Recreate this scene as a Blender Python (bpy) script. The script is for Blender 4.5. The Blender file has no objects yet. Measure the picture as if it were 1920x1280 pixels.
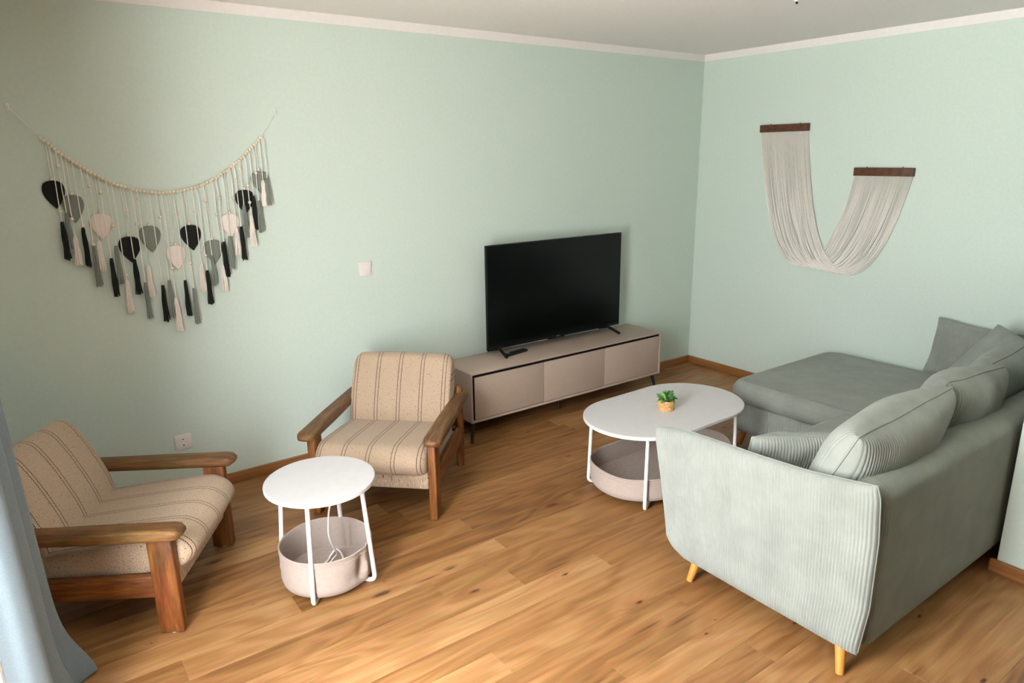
import bpy, bmesh, math, random
import numpy as np
from mathutils import Vector, Matrix, Euler
PI = math.pi
random.seed(11); RNG = np.random.RandomState(5)
SC = bpy.context.scene; COL = SC.collection

# ------------------------------------------------------------------ materials
def lin(c):
    return tuple(((v/255)/12.92 if v/255 <= .04045 else ((v/255+.055)/1.055)**2.4) for v in c) + (1.0,)

class NT:
    def __init__(s, name):
        s.m = bpy.data.materials.new(name); s.m.use_nodes = True
        s.t = s.m.node_tree; s.t.nodes.clear()
        s.out = s.n('ShaderNodeOutputMaterial'); s.b = s.n('ShaderNodeBsdfPrincipled')
        s.l(s.b, 0, s.out, 0)
    def n(s, ty, **kw):
        nd = s.t.nodes.new(ty)
        for k, v in kw.items(): setattr(nd, k, v)
        return nd
    def l(s, a, ai, b, bi): s.t.links.new(a.outputs[ai], b.inputs[bi])
    def coord(s, kind='Object', scale=(1, 1, 1)):
        tc = s.n('ShaderNodeTexCoord'); mp = s.n('ShaderNodeMapping')
        mp.inputs['Scale'].default_value = scale
        s.l(tc, kind, mp, 0); return mp
    def noise(s, src, scale=5, detail=3, rough=.5, dist=0):
        nd = s.n('ShaderNodeTexNoise'); nd.inputs['Scale'].default_value = scale
        nd.inputs['Detail'].default_value = detail; nd.inputs['Roughness'].default_value = rough
        nd.inputs['Distortion'].default_value = dist
        s.l(src, 0, nd, 'Vector'); return nd
    def ramp(s, src, si, stops):
        r = s.n('ShaderNodeValToRGB'); e = r.color_ramp.elements
        while len(e) < len(stops): e.new(.5)
        for el, (p, c) in zip(e, stops): el.position = p; el.color = c
        s.l(src, si, r, 0); return r
    def math(s, op, a, b=None, ai=0, bi=0, clamp=False):
        nd = s.n('ShaderNodeMath', operation=op); nd.use_clamp = clamp
        for k, (v, idx) in enumerate(((a, ai), (b, bi))):
            if v is None: continue
            if isinstance(v, (int, float)): nd.inputs[k].default_value = v
            else: s.l(v, idx, nd, k)
        return nd
    def mix(s, fac, a, b, blend='MIX', fi=0, ai=0, bi=0):
        nd = s.n('ShaderNodeMixRGB', blend_type=blend)
        for k, (v, idx) in enumerate(((fac, fi), (a, ai), (b, bi))):
            if isinstance(v, (int, float)): nd.inputs[k].default_value = v
            elif isinstance(v, tuple): nd.inputs[k].default_value = v
            else: s.l(v, idx, nd, k)
        return nd
    def bump(s, h, hi=0, strength=.3, dist=.002):
        nd = s.n('ShaderNodeBump'); nd.inputs['Strength'].default_value = strength
        nd.inputs['Distance'].default_value = dist
        s.l(h, hi, nd, 'Height'); s.l(nd, 0, s.b, 'Normal'); return nd
    def set(s, **kw):
        names = dict(color='Base Color', rough='Roughness', metal='Metallic', spec='Specular IOR Level', sheen='Sheen Weight',
                     sheenr='Sheen Roughness', coat='Coat Weight', trans='Transmission Weight')
        for k, v in kw.items(): s.b.inputs[names[k]].default_value = v
        return s

def simple(name, rgb, rough=.5, spec=.5, var=.04, scale=40, bump=0, bdist=.001, metal=0, sheen=0):
    t = NT(name); t.set(rough=rough, spec=spec, metal=metal, sheen=sheen)
    n = t.noise(t.coord(), scale, 3)
    a = lin(rgb); lo = tuple(v*(1-var*2) for v in a[:3])+(1,); hi = tuple(min(1, v*(1+var*2)) for v in a[:3])+(1,)
    r = t.ramp(n, 0, [(.3, lo), (.7, hi)]); t.l(r, 0, t.b, 'Base Color')
    if bump: t.bump(n, 0, bump, bdist)
    return t.m

M = {}
M['wall'] = simple('green_wall_paint', (206, 219, 210), .75, .25, .012, 60, .06, .0006)
M['wall_bounce_cut'] = simple('bounce_cut_grey', (92, 94, 92), .75, .25, .012, 60)  # grey invented for the unseen rear wall, to reduce bounced light
M['ceiling'] = simple('white_ceiling_paint', (240, 236, 233), .85, .2, .01, 40, .05, .0006)
M['band'] = simple('white_band_paint', (238, 232, 229), .7, .3, .01, 40)
M['plastic_white'] = simple('white_plastic', (232, 226, 220), .35, .5, .01)
M['metal_white'] = simple('white_painted_metal', (226, 222, 222), .35, .5, .01)
M['top_white'] = simple('white_table_lacquer', (208, 205, 206), .42, .45, .012, 30)
M['black_plastic'] = simple('black_plastic', (9, 11, 11), .45, .3, .05)
M['black_metal'] = simple('black_metal', (20, 22, 22), .4, .5, .05)
M['shadow_black'] = simple('black_gap_shade', (14, 13, 12), .8, .2, .05)
M['grey_mark'] = simple('grey_print', (150, 152, 150), .4, .5, .02)
M['taupe'] = simple('taupe_lacquer', (172, 153, 140), .5, .4, .015, 90)
M['taupe_dark'] = simple('taupe_lacquer_top', (178, 160, 147), .45, .4, .015, 90)
M['beech'] = simple('honey_beech', (190, 128, 58), .4, .5, .05, 18)
M['bead'] = simple('raw_wood_bead', (234, 218, 196), .6, .3, .03, 60)
M['cotton'] = simple('cream_cotton_cord', (246, 240, 233), .9, .1, .04, 300, .3, .001)
M['yarn_k'] = simple('black_yarn', (38, 40, 38), .95, .1, .15, 300, .4, .001)
M['yarn_g'] = simple('grey_yarn', (128, 134, 126), .95, .1, .08, 300, .4, .001)
M['yarn_w'] = simple('cream_yarn', (238, 227, 219), .95, .1, .04, 300, .4, .001)
M['clear'] = simple('clear_adhesive_plastic', (222, 228, 222), .2, .5, .01)
M['moss'] = simple('dark_soil', (52, 42, 34), .9, .1, .3, 200, .5, .002)
M['frame_white'] = simple('white_window_frame', (240, 240, 238), .4, .5, .01)
M['cable'] = simple('white_cable', (240, 238, 238), .4, .5, .01)

def corduroy(name, rgb, sheen=.15):
    t = NT(name); t.set(rough=.9, spec=.15, sheen=sheen, sheenr=.45)
    n = t.noise(t.coord(), 9, 4, .6); n2 = t.noise(t.coord(), 420, 2)
    a = lin(rgb); r = t.ramp(n, 0, [(.3, tuple(v*.9 for v in a[:3])+(1,)), (.7, tuple(v*1.08 for v in a[:3])+(1,))])
    m = t.mix(.25, r, n2, 'OVERLAY', bi=1); t.l(m, 0, t.b, 'Base Color')
    t.bump(n2, 0, .25, .001)
    return t.m
M['cord'] = corduroy('sage_grey_corduroy', (136, 140, 134))
M['cord_shaded'] = corduroy('sage_grey_corduroy_shaded', (124, 128, 119), .1)  # darker copy of the corduroy, backrest shade put into the colour

def linen(name, rgb):
    t = NT(name); t.set(rough=.9, spec=.15, sheen=.1)
    c = t.coord('Object', (60, 60, 900)); c2 = t.coord('Object', (900, 900, 60))
    n1 = t.noise(c, 1, 2); n2 = t.noise(c2, 1, 2); n3 = t.noise(t.coord(), 12, 3)
    s = t.math('ADD', n1, n2); s2 = t.math('MULTIPLY', s, .5)
    a = lin(rgb); r = t.ramp(s2, 0, [(.3, tuple(v*.82 for v in a[:3])+(1,)), (.7, tuple(min(1, v*1.12) for v in a[:3])+(1,))])
    t.l(r, 0, t.b, 'Base Color'); t.bump(s2, 0, .3, .001)
    return t.m
M['linen'] = linen('beige_linen', (170, 155, 146))

def chair_wood(name, scale):
    t = NT(name); t.set(rough=.5, spec=.4)
    n = t.noise(t.coord('Object', scale), 1, 5, .6, .3); n2 = t.noise(t.coord('Object', tuple(v*5 for v in scale)), 1, 3)
    n3 = t.noise(t.coord(), 7, 2)
    r = t.ramp(n, 0, [(.25, lin((66, 36, 14))), (.5, lin((116, 67, 27))), (.75, lin((152, 95, 43)))])
    m = t.mix(.35, r, n2, 'OVERLAY', bi=1); m2 = t.mix(.3, m, n3, 'SOFT_LIGHT', bi=1)
    t.l(m2, 0, t.b, 'Base Color'); t.bump(n2, 0, .12, .001)
    return t.m
M['wood_x'] = chair_wood('brown_oak_lengthwise', (7, 55, 55))
M['wood_z'] = chair_wood('brown_oak_upright', (55, 55, 7))
def chair_arm():
    m = chair_wood('worn_olive_oak', (7, 55, 55)); r = [n for n in m.node_tree.nodes if n.type == 'VALTORGB'][0]
    for e, c in zip(r.color_ramp.elements, ((62, 40, 20), (104, 70, 37), (138, 99, 56))): e.color = lin(c)
    return m
M['wood_arm'] = chair_arm()
M['wood_bar'] = simple('dark_walnut_bar', (84, 50, 30), .5, .4, .2, 30)
def skirt_wood(name, scale):
    t = NT(name); t.set(rough=.4, spec=.45)
    n = t.noise(t.coord('Object', scale), 1, 4, .6, .2)
    r = t.ramp(n, 0, [(.25, lin((120, 76, 40))), (.75, lin((166, 112, 64)))]); t.l(r, 0, t.b, 'Base Color')
    return t.m
M['skirt_x'] = skirt_wood('oak_skirting_lengthwise', (3, 60, 60)); M['skirt_y'] = skirt_wood('oak_skirting_sideways', (60, 3, 60))

def tweed():
    t = NT('beige_tweed_with_stripes'); t.set(rough=.95, spec=.1, sheen=.15)
    tc = t.n('ShaderNodeTexCoord'); sp = t.n('ShaderNodeSeparateXYZ'); t.l(tc, 'UV', sp, 0)
    mp = t.n('ShaderNodeMapping'); mp.inputs['Scale'].default_value = (420, 260, 1); t.l(tc, 'UV', mp, 0)
    fine = t.noise(mp, 1, 2, .6)
    mpf = t.n('ShaderNodeMapping'); mpf.inputs['Scale'].default_value = (210, 90, 1); t.l(tc, 'UV', mpf, 0)
    fl = t.noise(mpf, 1, 1, .5)
    base = t.ramp(fine, 0, [(.25, lin((137, 114, 95))), (.5, lin((177, 154, 132))), (.75, lin((206, 187, 165)))])
    fleck = t.math('GREATER_THAN', fl, .69)
    c1 = t.mix(t.math('MULTIPLY', fleck, .7), base, lin((74, 52, 48)))
    # weave rows
    wv = t.math('SINE', t.math('MULTIPLY', sp, 2*PI/.0052, ai=0)); wv2 = t.math('SINE', t.math('MULTIPLY', sp, 2*PI/.0075, ai=1))
    hgt = t.math('ADD', t.math('MULTIPLY', wv, .5), t.math('MULTIPLY', wv2, .4)); hg = t.math('ADD', hgt, fine)
    # paired dark stripes every 12.4 cm
    ph = t.math('PINGPONG', t.math('ADD', sp, 10*.124, ai=0), .062)
    d = t.math('ABSOLUTE', t.math('SUBTRACT', ph, .0085))
    line = t.math('LESS_THAN', d, .0019)
    dash = t.math('GREATER_THAN', t.math('SINE', t.math('MULTIPLY', sp, 2*PI/.0095, ai=1)), -.75)
    st = t.math('MULTIPLY', t.math('MULTIPLY', line, dash), .94)
    c2 = t.mix(st, c1, lin((58, 40, 40)))
    t.l(c2, 0, t.b, 'Base Color'); t.bump(hg, 0, .35, .0012)
    return t.m
M['tweed'] = tweed()

def floor_mat():
    t = NT('oiled_oak_planks'); t.set(rough=.42, spec=.4)
    uv = t.n('ShaderNodeTexCoord'); at = t.n('ShaderNodeAttribute', attribute_name='tone')
    sepc = t.n('ShaderNodeSeparateColor'); t.l(at, 'Color', sepc, 0)
    def mp(sc):
        m = t.n('ShaderNodeMapping'); m.inputs['Scale'].default_value = sc; t.l(uv, 'UV', m, 0); return m
    # knots
    warp = t.noise(mp((2.5, 6, 1)), 1, 2)
    vm = mp((1.9, 5.2, 1)); vadd = t.mix(.12, vm, warp, 'ADD', bi=1)
    vo = t.n('ShaderNodeTexVoronoi', voronoi_dimensions='2D'); vo.inputs['Scale'].default_value = 1; t.l(vadd, 0, vo, 'Vector')
    vc = t.n('ShaderNodeSeparateColor'); t.l(vo, 'Color', vc, 0)
    sel = t.math('GREATER_THAN', vc, .42, ai=0)
    size = t.math('ADD', t.math('MULTIPLY', t.math('POWER', vc, 2.5, ai=1), .085), .014)
    wob = t.noise(mp((14, 40, 1)), 1, 3, .7)
    kd0 = t.math('DIVIDE', vo, size, ai=0); kd = t.math('MULTIPLY', kd0, t.math('ADD', t.math('MULTIPLY', wob, 1.5), .25))
    kin = t.ramp(wob, 0, [(.38, (.25, .25, .25, 1)), (.58, (1, 1, 1, 1))])
    knot = t.math('MULTIPLY', t.math('MULTIPLY', t.math('SUBTRACT', 1.0, t.math('MULTIPLY', kd, kd), clamp=True), sel), kin)
    vs = t.n('ShaderNodeTexVoronoi', voronoi_dimensions='2D'); vs.inputs['Scale'].default_value = 1
    t.l(t.mix(.10, mp((1.35, 15, 1)), t.noise(mp((5, 20, 1)), 1, 2), 'ADD', bi=1), 0, vs, 'Vector')
    vsc = t.n('ShaderNodeSeparateColor'); t.l(vs, 'Color', vsc, 0)
    streak = t.math('MULTIPLY', t.math('SUBTRACT', 1.0, t.math('DIVIDE', vs, .13, ai=0), clamp=True), t.math('GREATER_THAN', vsc, .84, ai=0))
    halo = t.math('MULTIPLY', t.math('SUBTRACT', 1.0, t.math('MULTIPLY', kd, .22), clamp=True), sel)
    # grain bent around knots
    sep = t.n('ShaderNodeSeparateXYZ'); t.l(mp((1, 1, 1)), 0, sep, 0)
    bend = t.math('MULTIPLY', halo, .035)
    v2 = t.math('ADD', sep, bend, ai=1)
    cb = t.n('ShaderNodeCombineXYZ'); t.l(t.math('MULTIPLY', sep, 1.3, ai=0), 0, cb, 0); t.l(t.math('MULTIPLY', v2, 34), 0, cb, 1)
    g1 = t.noise(cb, 1, 5, .62, .6)
    cb2 = t.n('ShaderNodeCombineXYZ'); t.l(t.math('MULTIPLY', sep, 6, ai=0), 0, cb2, 0); t.l(t.math('MULTIPLY', v2, 230), 0, cb2, 1)
    g2 = t.noise(cb2, 1, 3, .6)
    cath = t.noise(mp((1.1, 5.5, 1)), 1, 2, .5, .4)
    ring = t.math('SINE', t.math('MULTIPLY', cath, 46))
    gsum = t.math('ADD', t.math('ADD', t.math('MULTIPLY', g1, .50), .11), t.math('MULTIPLY', t.math('ADD', t.math('MULTIPLY', ring, .06), .14), 1.0))
    gs2 = t.math('ADD', gsum, t.math('MULTIPLY', t.math('SUBTRACT', sepc, .5, ai=0), .25))
    r = t.ramp(gs2, 0, [(.26, lin((98, 64, 34))), (.42, lin((131, 90, 50))), (.56, lin((151, 108, 66))), (.74, lin((170, 131, 88)))])
    cb3 = t.n('ShaderNodeCombineXYZ'); t.l(t.math('MULTIPLY', sep, 3, ai=0), 0, cb3, 0); t.l(t.math('MULTIPLY', v2, 120), 0, cb3, 1)
    g3 = t.noise(cb3, 1, 2, .5, .3)
    c1 = t.mix(.14, t.mix(.30, r, g2, 'OVERLAY', bi=1), g3, 'OVERLAY', bi=1)
    dark = t.ramp(g1, 0, [(.63, (0, 0, 0, 1)), (.80, (1, 1, 1, 1))])
    c2 = t.mix(t.math('MULTIPLY', dark, .35), c1, lin((120, 66, 30)))
    c3 = t.mix(t.math('MULTIPLY', t.math('POWER', halo, 3.0), .45), c2, lin((128, 70, 34)))
    c4 = t.mix(t.math('MULTIPLY', knot, 1.3, clamp=True), c3, lin((58, 32, 18)))
    c5 = t.mix(t.math('MULTIPLY', streak, 1.1, clamp=True), c4, lin((92, 52, 28)))
    t.l(c5, 0, t.b, 'Base Color')
    rr = t.math('ADD', t.math('MULTIPLY', g1, .15), .36); t.l(rr, 0, t.b, 'Roughness')
    t.bump(g2, 0, .06, .0006)
    return t.m
M['floor'] = floor_mat()
M['gap'] = simple('plank_joint', (120, 74, 40), .8, .1, .05)

def curtain_mat(name, rgb, trans):
    t = NT(name); t.set(rough=.9, spec=.1, sheen=.1)
    n = t.noise(t.coord('Object', (300, 300, 300)), 1, 2); n2 = t.noise(t.coord(), 3, 2)
    a = lin(rgb); r = t.ramp(n, 0, [(.3, tuple(v*.88 for v in a[:3])+(1,)), (.7, tuple(min(1, v*1.1) for v in a[:3])+(1,))])
    t.l(r, 0, t.b, 'Base Color'); t.bump(n, 0, .15, .001)
    tr = t.n('ShaderNodeBsdfTranslucent'); t.l(r, 0, tr, 0)
    mx = t.n('ShaderNodeMixShader'); mx.inputs[0].default_value = trans
    t.l(t.b, 0, mx, 1); t.l(tr, 0, mx, 2); t.l(mx, 0, t.out, 0)
    return t.m
M['curtain'] = curtain_mat('blue_grey_curtain_cloth', (124, 138, 147), .12)
M['sheer'] = curtain_mat('white_sheer_cloth', (240, 240, 240), .55)

def screen_mat():
    t = NT('switched_off_screen'); t.set(color=lin((3, 6, 5)), rough=.2, spec=.25)
    n = t.noise(t.coord(), 900, 1); t.bump(n, 0, .02, .0002); return t.m
M['screen'] = screen_mat()

def leaf_mat():
    t = NT('green_leaves'); t.set(rough=.45, spec=.4)
    n = t.noise(t.coord(), 45, 2)
    r = t.ramp(n, 0, [(.3, lin((40, 84, 50))), (.5, lin((86, 134, 74))), (.72, lin((160, 190, 96)))]); t.l(r, 0, t.b, 'Base Color')
    return t.m
M['leaf'] = leaf_mat()
def weave_mat():
    t = NT('woven_straw'); t.set(rough=.8, spec=.2)
    n = t.noise(t.coord('Object', (120, 120, 200)), 1, 2)
    r = t.ramp(n, 0, [(.3, lin((158, 108, 66))), (.55, lin((206, 162, 112))), (.75, lin((232, 200, 150)))]); t.l(r, 0, t.b, 'Base Color')
    return t.m
M['weave'] = weave_mat()

# ------------------------------------------------------------------ object helpers
def link(o, parent=None):
    COL.objects.link(o)
    if parent is not None: o.parent = parent
    return o
def mesh_obj(name, verts, faces, mat, parent=None, smooth=True, uvs=None, sharp=None):
    me = bpy.data.meshes.new(name); me.from_pydata([tuple(map(float, v)) for v in verts], [], [tuple(map(int, f)) for f in faces])
    if uvs is not None:
        ul = me.uv_layers.new(name='UVMap'); vi = np.empty(len(me.loops), dtype=np.int32)
        me.loops.foreach_get('vertex_index', vi); ul.data.foreach_set('uv', np.asarray(uvs, dtype=np.float32)[vi].ravel())
    me.materials.append(mat)
    bm = bmesh.new(); bm.from_mesh(me); bmesh.ops.recalc_face_normals(bm, faces=bm.faces); bm.to_mesh(me); bm.free()
    if smooth: me.polygons.foreach_set('use_smooth', [True]*len(me.polygons))
    if sharp: me.set_sharp_from_angle(angle=math.radians(sharp))
    me.update()
    return link(bpy.data.objects.new(name, me), parent)
def bm_obj(name, bm, mat, parent=None, smooth=True, sharp=40):
    me = bpy.data.meshes.new(name); bmesh.ops.recalc_face_normals(bm, faces=bm.faces); bm.to_mesh(me); bm.free()
    me.materials.append(mat)
    if smooth:
        me.polygons.foreach_set('use_smooth', [True]*len(me.polygons)); me.set_sharp_from_angle(angle=math.radians(sharp))
    return link(bpy.data.objects.new(name, me), parent)
def thing(name, label, cat, loc=(0, 0, 0), rotz=0, group=None):
    o = bpy.data.objects.new(name, None); o.empty_display_size = .1; link(o)
    o.location = loc; o.rotation_euler = (0, 0, rotz); return tag(o, label, cat, group)
def tag(o, label, cat, group=None):
    o['label'] = label; o['category'] = cat
    if group: o['group'] = group
    return o
def struct(o, label, cat):
    o['kind'] = 'structure'; return tag(o, label, cat)
def add_box(bm, lo, hi, bev=.003, seg=2, mat=None):
    t = bmesh.new(); bmesh.ops.create_cube(t, size=1)
    s = [hi[i]-lo[i] for i in range(3)]; c = [(hi[i]+lo[i])/2 for i in range(3)]
    for v in t.verts: v.co = Vector((v.co[i]*s[i]+c[i] for i in range(3)))
    if bev: bmesh.ops.bevel(t, geom=t.edges[:], offset=min(bev, min(s)*.49), segments=seg, profile=.5, affect='EDGES')
    if mat is not None: bmesh.ops.transform(t, matrix=mat, verts=t.verts)
    me = bpy.data.meshes.new('tmp'); t.to_mesh(me); t.free(); bm.from_mesh(me); bpy.data.meshes.remove(me)
def box(name, lo, hi, mat, parent=None, bev=.003, seg=2, tm=None):
    bm = bmesh.new(); add_box(bm, lo, hi, bev, seg, tm); return bm_obj(name, bm, mat, parent)
def fillet(path, r, n=6):
    P = [Vector(p) for p in path]; out = [P[0]]
    for a, b, c in zip(P, P[1:], P[2:]):
        d1 = (a-b); d2 = (c-b); k = min(r, d1.length*.45, d2.length*.45)
        p0 = b+d1.normalized()*k; p2 = b+d2.normalized()*k
        for i in range(n+1):
            t = i/n; out.append(p0*(1-t)**2+b*2*t*(1-t)+p2*t*t)
    out.append(P[-1]); return out
def smooth_path(pts, n=8):
    P = [Vector(p) for p in pts]; P = [P[0]*2-P[1]]+P+[P[-1]*2-P[-2]]; out = []
    for i in range(1, len(P)-2):
        a, b, c, d = P[i-1:i+3]
        for k in range(n):
            t = k/n
            out.append(.5*((2*b)+(c-a)*t+(2*a-5*b+4*c-d)*t*t+(3*b-a-3*c+d)*t**3))
    out.append(P[-2]); return out
def tube_data(path, r, seg=10, cap=True, closed=False):
    P = [Vector(p) for p in path]; n = len(P); V = []; F = []
    rr = r if hasattr(r, '__len__') else [r]*n
    up = Vector((.13, .21, .97)); prev = None
    for i in range(n):
        if closed: T = P[(i+1) % n]-P[i-1]
        else: T = P[min(i+1, n-1)]-P[max(i-1, 0)]
        T.normalize()
        if prev is None:
            s = T.cross(up)
            if s.length < .1: s = T.cross(Vector((1, 0, 0)))
        else: s = prev-T*prev.dot(T)
        s.normalize(); prev = s; q = T.cross(s)
        for k in range(seg):
            a = 2*PI*k/seg; V.append(P[i]+(s*math.cos(a)+q*math.sin(a))*rr[i])
    for i in range(n if closed else n-1):
        j = (i+1) % n
        for k in range(seg):
            F.append((i*seg+k, i*seg+(k+1) % seg, j*seg+(k+1) % seg, j*seg+k))
    if cap and not closed:
        F.append(tuple(range(seg-1, -1, -1))); F.append(tuple((n-1)*seg+k for k in range(seg)))
    return V, F
def tube(name, path, r, mat, parent=None, seg=10, closed=False):
    V, F = tube_data(path, r, seg, True, closed); return mesh_obj(name, V, F, mat, parent, True, None, 60)
class Acc:
    def __init__(s): s.V = []; s.F = []
    def add(s, V, F):
        b = len(s.V); s.V += list(V); s.F += [tuple(i+b for i in f) for f in F]; return s
    def obj(s, name, mat, parent=None, sharp=60): return mesh_obj(name, s.V, s.F, mat, parent, True, None, sharp)
def lathe(name, prof, mat, parent=None, seg=32, c=(0, 0), sharp=40, out=None):
    V = []; F = []; n = len(prof)
    for k in range(seg):
        a = 2*PI*k/seg
        for r, z in prof: V.append((c[0]+r*math.cos(a), c[1]+r*math.sin(a), z))
    for k in range(seg):
        j = (k+1) % seg
        for i in range(n-1): F.append((k*n+i, j*n+i, j*n+i+1, k*n+i+1))
    if out is not None: return V, F
    return mesh_obj(name, V, F, mat, parent, True, None, sharp)
def ball(r, c=(0, 0, 0), seg=10, rings=7):
    return lathe('', [(max(1e-5, r*math.sin(PI*i/rings)), c[2]-r*math.cos(PI*i/rings)) for i in range(rings+1)], None, seg=seg, c=(c[0], c[1]), out=1)
def grid_faces(nu, nv, wrap=False, off=0):
    i, j = np.meshgrid(np.arange(nu if wrap else nu-1), np.arange(nv-1), indexing='ij')
    i2 = (i+1) % nu
    return (np.stack([i*nv+j, i2*nv+j, i2*nv+j+1, i*nv+j+1], -1).reshape(-1, 4)+off)
def displace(P, D, wrap=False):
    """move grid points P[nu,nv,3] along their grid normals by D"""
    if wrap: du = np.roll(P, -1, 0)-np.roll(P, 1, 0)
    else: du = np.gradient(P, axis=0)
    dv = np.gradient(P, axis=1); N = np.cross(du, dv); N /= np.linalg.norm(N, axis=2, keepdims=True)+1e-12
    return P+N*D[..., None]
def rib(x, pitch, depth):
    return depth*(np.abs(np.sin(PI*x/pitch))**.55-.7)
def lumps(u, v, seed, amp):
    r = np.random.RandomState(seed); s = np.zeros(np.shape(u))
    for _ in range(7):
        a, b = r.uniform(-3.2, 3.2, 2); s += r.uniform(.3, 1)*np.sin(a*u+b*v+r.uniform(0, 6.3))
    return s*amp/3

# ------------------------------------------------------------------ setting
XL, YF, H = -5.02, -5.6, 2.45      # left wall, front wall (behind the camera), ceiling height
PX, PY = -1.405, -2.844            # protruding wall corner
def plank_floor():
    pitch = .1268; y0 = -2.8632; bm = bmesh.new()
    uvl = bm.loops.layers.uv.new('UVMap'); cl = bm.loops.layers.float_color.new('tone')
    fixed = {0: -2.30, 12: -4.30, 3: -2.62, 1: -2.86, 14: -2.98, 10: -3.05}
    k0 = int((YF-y0)/pitch)-1; k1 = int((0-y0)/pitch)+1
    for k in range(k0, k1+1):
        rnd = random.Random(k*77+3)
        ya = max(YF-.05, y0+k*pitch-pitch); yb = min(.02, y0+k*pitch)
        if yb-ya < .001: continue
        kk = k
        st = fixed.get(kk, rnd.uniform(-3, -1)); xs = [st]
        while xs[-1] < .05: xs.append(xs[-1]+rnd.choice([1.0, 1.35, 1.7, 2.0]))
        while xs[0] > XL-.05: xs.insert(0, xs[0]-rnd.choice([1.0, 1.35, 1.7, 2.0]))
        for a, b in zip(xs, xs[1:]):
            xa = max(a, XL-.02); xb = min(b, .02)
            if xb-xa < .002: continue
            g = .0009; t = rnd.random(); o1 = rnd.uniform(0, 40); o2 = rnd.uniform(0, 40); fl = rnd.choice([-1, 1])
            pts = [(xa+g, ya+g), (xb-g, ya+g), (xb-g, yb-g), (xa+g, yb-g)]
            top = [bm.verts.new((x, y, 0)) for x, y in pts]; low = [bm.verts.new((x+(g if i in (1, 2) else -g)*2, y+(g if i > 1 else -g)*2, -.0018)) for i, (x, y) in enumerate(pts)]
            fs = [bm.faces.new(top)]+[bm.faces.new((top[i], low[i], low[(i+1) % 4], top[(i+1) % 4])) for i in range(4)]
            for f in fs:
                for lp in f.loops:
                    lp[uvl].uv = (fl*lp.vert.co.x+o1, lp.vert.co.y+o2); lp[cl] = (t, rnd.random(), 0, 1)
    me = bpy.data.meshes.new('floor'); bm.to_mesh(me); bm.free(); me.materials.append(M['floor'])
    return link(bpy.data.objects.new('floor', me))
struct(plank_floor(), 'warm oak plank floor with dark knots and streaks', 'floor')
o = box('trim_4', (XL-.1, YF-.1, -.08), (.1, .1, -.0025), M['gap'], None, 0); struct(o, 'dark subfloor seen only as hairlines between the oak planks', 'floor')
struct(box('ceiling', (XL-.2, YF-.2, H), (.2, .2, H+.1), M['ceiling'], None, 0), 'plain white ceiling above the green walls', 'ceiling')
struct(box('wall_back', (XL-.2, 0, -.05), (.2, .15, H), M['wall'], None, 0), 'pale green wall behind the television and fringe garland', 'wall')
struct(box('wall_right', (0, YF-.2, -.05), (.15, 0, H), M['wall'], None, 0), 'pale green wall beside the chaise with the cream fringe hanging', 'wall')
struct(box('wall_partition', (PX, YF, -.05), (0, PY, H), M['wall'], None, .002, 1), 'green wall corner jutting out behind the corner sofa', 'wall')
struct(box('wall_front', (XL-.2, YF-.15, -.05), (0, YF, H), M['wall_bounce_cut'], None, 0), 'unseen wall behind the camera, made dark grey to cut bounced light', 'wall')
# left wall with a wide glazed balcony opening
WY0, WY1, WZ0, WZ1 = -2.98, -1.98, .04, 2.32
bm = bmesh.new()
add_box(bm, (XL-.07, WY1, -.05), (XL, .0, H), 0); add_box(bm, (XL-.07, YF, -.05), (XL, WY0, H), 0)
add_box(bm, (XL-.07, WY0, WZ1), (XL, WY1, H), 0); add_box(bm, (XL-.07, WY0, -.05), (XL, WY1, WZ0), 0)
struct(bm_obj('wall_left', bm, M['wall'], None, False), 'green wall with the balcony window behind the curtain', 'wall')
wf = bmesh.new(); xa, xb = XL-.062, XL-.012
for y in (WY0, WY1):
    add_box(wf, (xa, max(WY0, y-.05), WZ0), (xb, min(WY1, y+.05), WZ1), .004, 1)
for z in (WZ0, WZ1): add_box(wf, (xa, WY0, max(WZ0, z-.07)), (xb, WY1, min(WZ1, z+.07)), .004, 1)
w = bm_obj('window_1', wf, M['frame_white']); struct(w, 'white framed balcony window on the curtain side', 'window')
# painted white band under the ceiling
struct(box('trim_1', (XL, -.004, 2.40), (0, .01, H-.0005), M['band'], None, 0), 'white painted band along the top of the television wall', 'trim')
struct(box('trim_2', (-.004, PY, 2.40), (.01, -.004, H-.0005), M['band'], None, 0), 'white painted band along the top of the right wall', 'trim')
# skirting boards
bt = .02
struct(box('baseboard_back', (XL, -bt, 0), (-bt, .0, .06), M['skirt_x'], None, .003), 'oak skirting board under the television wall', 'baseboard')
struct(box('baseboard_right', (-bt, PY, 0), (0, 0, .06), M['skirt_y'], None, .003), 'oak skirting board running behind the chaise', 'baseboard')
struct(box('baseboard_partition', (PX-bt, YF, 0), (PX, PY+bt, .06), M['skirt_y'], None, .003), 'oak skirting board on the jutting wall corner behind the sofa', 'baseboard')

# ------------------------------------------------------------------ light switch, socket
t = thing('light_switch', 'square white light switch on the green wall', 'switch', (-2.906, 0, 1.10))
box('frame', (-.0405, -.009, -.0405), (.0405, 0, .0405), M['plastic_white'], t, .004)
box('rocker', (-.029, -.0125, -.029), (.029, -.006, .029), M['plastic_white'], t, .003, 2, Matrix.Rotation(math.radians(-2.5), 4, 'X'))
t = thing('wall_socket', 'white wall socket above the armrest of the window armchair', 'socket', (-3.986, 0, .300))
box('frame', (-.0405, -.009, -.0405), (.0405, 0, .0405), M['plastic_white'], t, .004)
V = []; F = []
prof = [(.0001, -.004), (.0185, -.004), (.0195, -.0125), (.027, -.0125), (.027, -.008)]
a = Acc(); Vl, Fl = lathe('', [(r, z) for r, z in prof], None, seg=32, out=1)
a.add([(x, z, y) for x, y, z in Vl], Fl); a.obj('socket_insert', M['plastic_white'], t, 30)
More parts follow.
